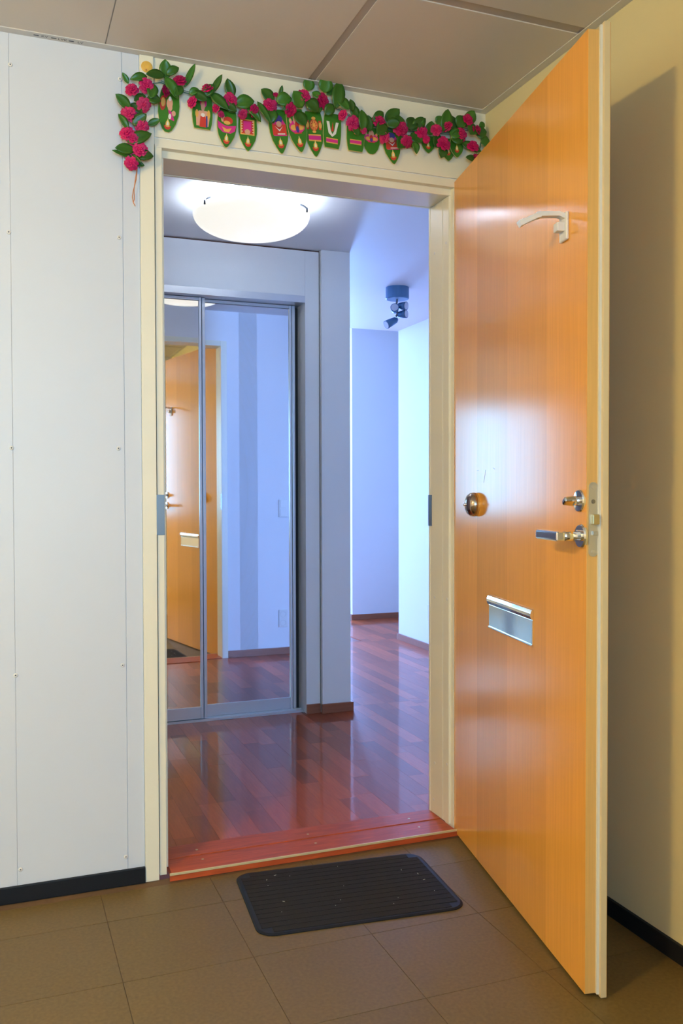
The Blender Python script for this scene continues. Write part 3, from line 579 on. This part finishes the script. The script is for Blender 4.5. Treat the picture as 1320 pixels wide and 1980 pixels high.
# cord
bm = bmesh.new(); tube(bm, [Vector((x, -0.014, z)) - GO for x, z in CORD], 0.0013, 6); obj('cord', bm, 'string_green', ga)
bm = bmesh.new(); tube(bm, [Vector((x, -0.012, z+0.006)) - GO for x, z in CORD[7:]], 0.0009, 6); obj('cord', bm, 'string_green', ga)
for t in TASSEL:
    bm = bmesh.new(); tube(bm, [Vector((x, -0.010, z)) - GO for x, z in t], 0.0010, 6); obj('tassel_thread', bm, 'thread_red', ga)
# printed leaf pendants
PM = ['print_red', 'print_gold', 'print_pink', 'print_skin', 'print_white', 'print_blue', 'print_flame', 'card_green']
def pendant(x0, z0, x1, z1, w_, shape, kind, dy=0.0):
    L = math.hypot(x1-x0, z1-z0); ang = math.atan2(x1-x0, -(z1-z0))
    def outline(k, grow=0.0):
        pts = []
        W = w_/2 + grow
        if shape == 'flat':
            half = [(0.80, 0.0), (0.95, 0.10), (1.0, 0.35), (1.0, 0.62), (0.92, 0.85), (0.78, 1.0)]
        elif shape == 'round':
            half = [(0.62, 0.0), (0.86, 0.15), (1.0, 0.40), (0.98, 0.60), (0.78, 0.80), (0.45, 0.95), (0.18, 1.0)]
        else:
            half = [(0.80, 0.0), (0.93, 0.14), (1.0, 0.36), (0.97, 0.52), (0.80, 0.70), (0.48, 0.86), (0.18, 0.97), (0.02, 1.0)]
        l = [(-a*W, -b*(L+grow)) for a, b in half]; r = [(a*W, -b*(L+grow)) for a, b in reversed(half)]
        return l + r
    def slab(bm, pts, y0, y1, mi=0):
        a = [bm.verts.new((x, y0, z)) for x, z in pts]; b = [bm.verts.new((x, y1, z)) for x, z in pts]
        n = len(pts)
        fs = [bm.faces.new(a), bm.faces.new(b[::-1])] + [bm.faces.new((a[i], b[i], b[(i+1) % n], a[(i+1) % n])) for i in range(n)]
        for f in fs: f.material_index = mi
    bm = bmesh.new(); slab(bm, outline(0), -0.0016, 0.0)
    card = obj('pendant', bm, 'card_green', ga, loc=Vector((x0, -0.0035-dy, z0)) - GO)
    card.rotation_euler = (0, -ang, 0)
    bm = bmesh.new(); slab(bm, outline(0, 0.0012), -0.0002, 0.0006); obj('card_border', bm, 'card_edge', card)
    bm = bmesh.new(); h = w_/2
    RED, GOLD, PINK, SKIN, WHITE, BLUE, FLAME, GREEN = range(8)
    lv = [0]
    def poly(pts, mi):
        lv[0] += 1; y = -0.0016 - 0.00009*lv[0]
        slab(bm, [(x*h, -z*L) for x, z in pts], y, -0.0014, mi)
    def ell(cx, cz, rx, rz, mi, n=14):
        poly([(cx + rx*math.cos(2*math.pi*i/n), cz + rz*math.sin(2*math.pi*i/n)) for i in range(n)], mi)
    def rect(xa, xb, za, zb, mi): poly([(xa, za), (xb, za), (xb, zb), (xa, zb)], mi)
    def diya(z):
        q = h/L
        ell(0, z-0.16*q, 0.20, 0.36*q, GOLD); poly([(-0.14, z-0.05*q), (0, z-0.75*q), (0.14, z-0.05*q)], FLAME); ell(0, z-0.18*q, 0.07, 0.17*q, WHITE)
        poly([(-0.36, z), (0.36, z), (0.22, z+0.30*q), (0, z+0.38*q), (-0.22, z+0.30*q)], RED); ell(0, z+0.05*q, 0.2, 0.08*q, GOLD)
    def band(z):
        rect(-0.66, 0.66, z, z+0.13, PINK); rect(-0.66, 0.66, z-0.012, z+0.018, GOLD); rect(-0.66, 0.66, z+0.112, z+0.142, GOLD)
    if kind == 0:
        ell(-0.60, 0.40, 0.30, 0.16, RED); ell(-0.58, 0.38, 0.2, 0.10, GOLD); ell(0.05, 0.38, 0.30, 0.12, SKIN); ell(0.12, 0.47, 0.22, 0.08, SKIN); ell(0.05, 0.28, 0.14, 0.05, WHITE)
        poly([(-0.05, 0.52), (0.35, 0.56), (0.62, 0.74), (0.15, 0.72)], PINK); ell(0.5, 0.58, 0.2, 0.06, SKIN); ell(0.15, 0.66, 0.14, 0.06, WHITE); diya(0.87)
    elif kind == 1:
        ell(0.1, 0.20, 0.34, 0.16, PINK); ell(0.05, 0.30, 0.2, 0.17, SKIN); poly([(-0.65, 0.55), (-0.3, 0.45), (0.45, 0.45), (0.75, 0.60), (0.6, 0.92), (-0.6, 0.92)], SKIN)
        poly([(-0.2, 0.62), (0.3, 0.62), (0.5, 0.95), (-0.3, 0.95)], RED); ell(0.05, 0.58, 0.2, 0.06, WHITE); ell(-0.55, 0.55, 0.16, 0.12, GOLD); ell(0.62, 0.55, 0.16, 0.14, GOLD); rect(0.35, 0.5, 0.6, 0.95, BLUE)
    elif kind == 2:
        ell(-0.45, 0.24, 0.2, 0.12, SKIN); ell(0.1, 0.30, 0.5, 0.10, RED); ell(0.0, 0.36, 0.35, 0.05, GOLD)
        poly([(-0.98, 0.34), (-0.6, 0.40), (-0.2, 0.44), (0.2, 0.44), (0.6, 0.42), (0.95, 0.40), (0.85, 0.55), (0.4, 0.63), (-0.4, 0.62), (-0.9, 0.52)], PINK); poly([(-0.5, 0.48), (0.0, 0.53), (0.5, 0.48), (0.25, 0.60), (-0.25, 0.60)], GOLD); diya(0.82)
    elif kind == 3:
        rect(-0.80, 0.72, 0.17, 0.58, GOLD); rect(-0.66, 0.58, 0.19, 0.55, RED); rect(-0.46, 0.38, 0.22, 0.48, PINK); ell(-0.04, 0.50, 0.3, 0.07, SKIN)
        for q in range(5): ell(-0.62, 0.22+0.07*q, 0.06, 0.014, WHITE, 8); ell(0.54, 0.22+0.07*q, 0.06, 0.014, WHITE, 8)
        diya(0.80)
    elif kind == 4:
        poly([(-0.62, 0.28), (-0.2, 0.12), (0.3, 0.14), (0.75, 0.34), (0.80, 0.60), (-0.60, 0.60)], PINK); ell(0.05, 0.22, 0.45, 0.09, BLUE); rect(-0.68, 0.78, 0.34, 0.58, RED); ell(0.05, 0.33, 0.28, 0.07, SKIN); poly([(-0.4, 0.38), (0.05, 0.46), (0.45, 0.38), (0.05, 0.50)], WHITE); rect(-0.2, 0.6, 0.545, 0.57, WHITE); diya(0.80)
    elif kind == 5:
        ell(0.0, 0.40, 0.85, 0.16, PINK); ell(0, 0.24, 0.32, 0.14, SKIN); ell(-0.35, 0.42, 0.36, 0.07, GOLD); ell(0.38, 0.42, 0.36, 0.07, GOLD); ell(0.0, 0.40, 0.22, 0.12, RED); ell(0.0, 0.47, 0.16, 0.08, BLUE); rect(-0.4, 0.4, 0.545, 0.57, RED); ell(-0.62, 0.26, 0.14, 0.06, SKIN); ell(0.62, 0.26, 0.14, 0.06, SKIN)
        if shape == 'point': diya(0.80)
    elif kind in (6, 8):
        z = 0.30
        for s in (-1, 1): rect(s*0.66-0.14, s*0.66+0.14, z-0.10, z+0.10, RED); ell(s*0.70, z, 0.17, 0.07, GOLD)
        ell(0, z, 0.46, 0.13, RED); ell(0, z, 0.38, 0.105, GOLD); ell(0, z, 0.33, 0.09, RED)
        for q in range(4):
            a = q*math.pi/4; ca, sa = math.cos(a), math.sin(a); k_ = 0.30
            poly([(ca*k_ - sa*0.04, z + (sa*k_ + ca*0.04)*0.28), (-ca*k_ - sa*0.04, z + (-sa*k_ + ca*0.04)*0.28), (-ca*k_ + sa*0.04, z + (-sa*k_ - ca*0.04)*0.28), (ca*k_ + sa*0.04, z + (sa*k_ - ca*0.04)*0.28)], GOLD)
        ell(0, z, 0.1, 0.028, GOLD); ell(0, z-0.15, 0.22, 0.035, GOLD); ell(0, z+0.15, 0.2, 0.03, GOLD)
        band(0.52 if kind == 6 else 0.66)
        if kind == 6: diya(0.80)
    elif kind == 7:
        poly([(-0.70, 0.24), (-0.38, 0.24), (-0.18, 0.50), (0.02, 0.60), (0.22, 0.50), (0.38, 0.24), (0.70, 0.24), (0.42, 0.58), (0.02, 0.68), (-0.42, 0.58)], WHITE)
        poly([(-0.12, 0.52), (0.02, 0.24), (0.16, 0.52)], RED); band(0.73)
    else:
        diya(0.62)
    obj('print', bm, PM, card)
for k, a in enumerate(PENDANTS): pendant(*a, dy=(0.0, 0.004, 0.008)[k % 3])
st = empty('round_sticker', (0.393, -0.006, 2.247)); tag(st, 'small round golden sticker on the wall at the upper left corner of the garland', 'sticker')
bm = bmesh.new(); lathe(bm, [(0.0155, 0.0), (0.0155, -0.0020), (0.0135, -0.0034), (0.0080, -0.0042), (0.0010, -0.0045)], 'Y', 28); obj('disc', bm, 'sticker_gold', st)
bm = bmesh.new(); lathe(bm, [(0.0022, -0.0040), (0.0020, -0.0054), (0.0006, -0.0056)], 'Y', 10, (-0.002, 0, -0.010)); obj('pin', bm, 'thread_red', st)
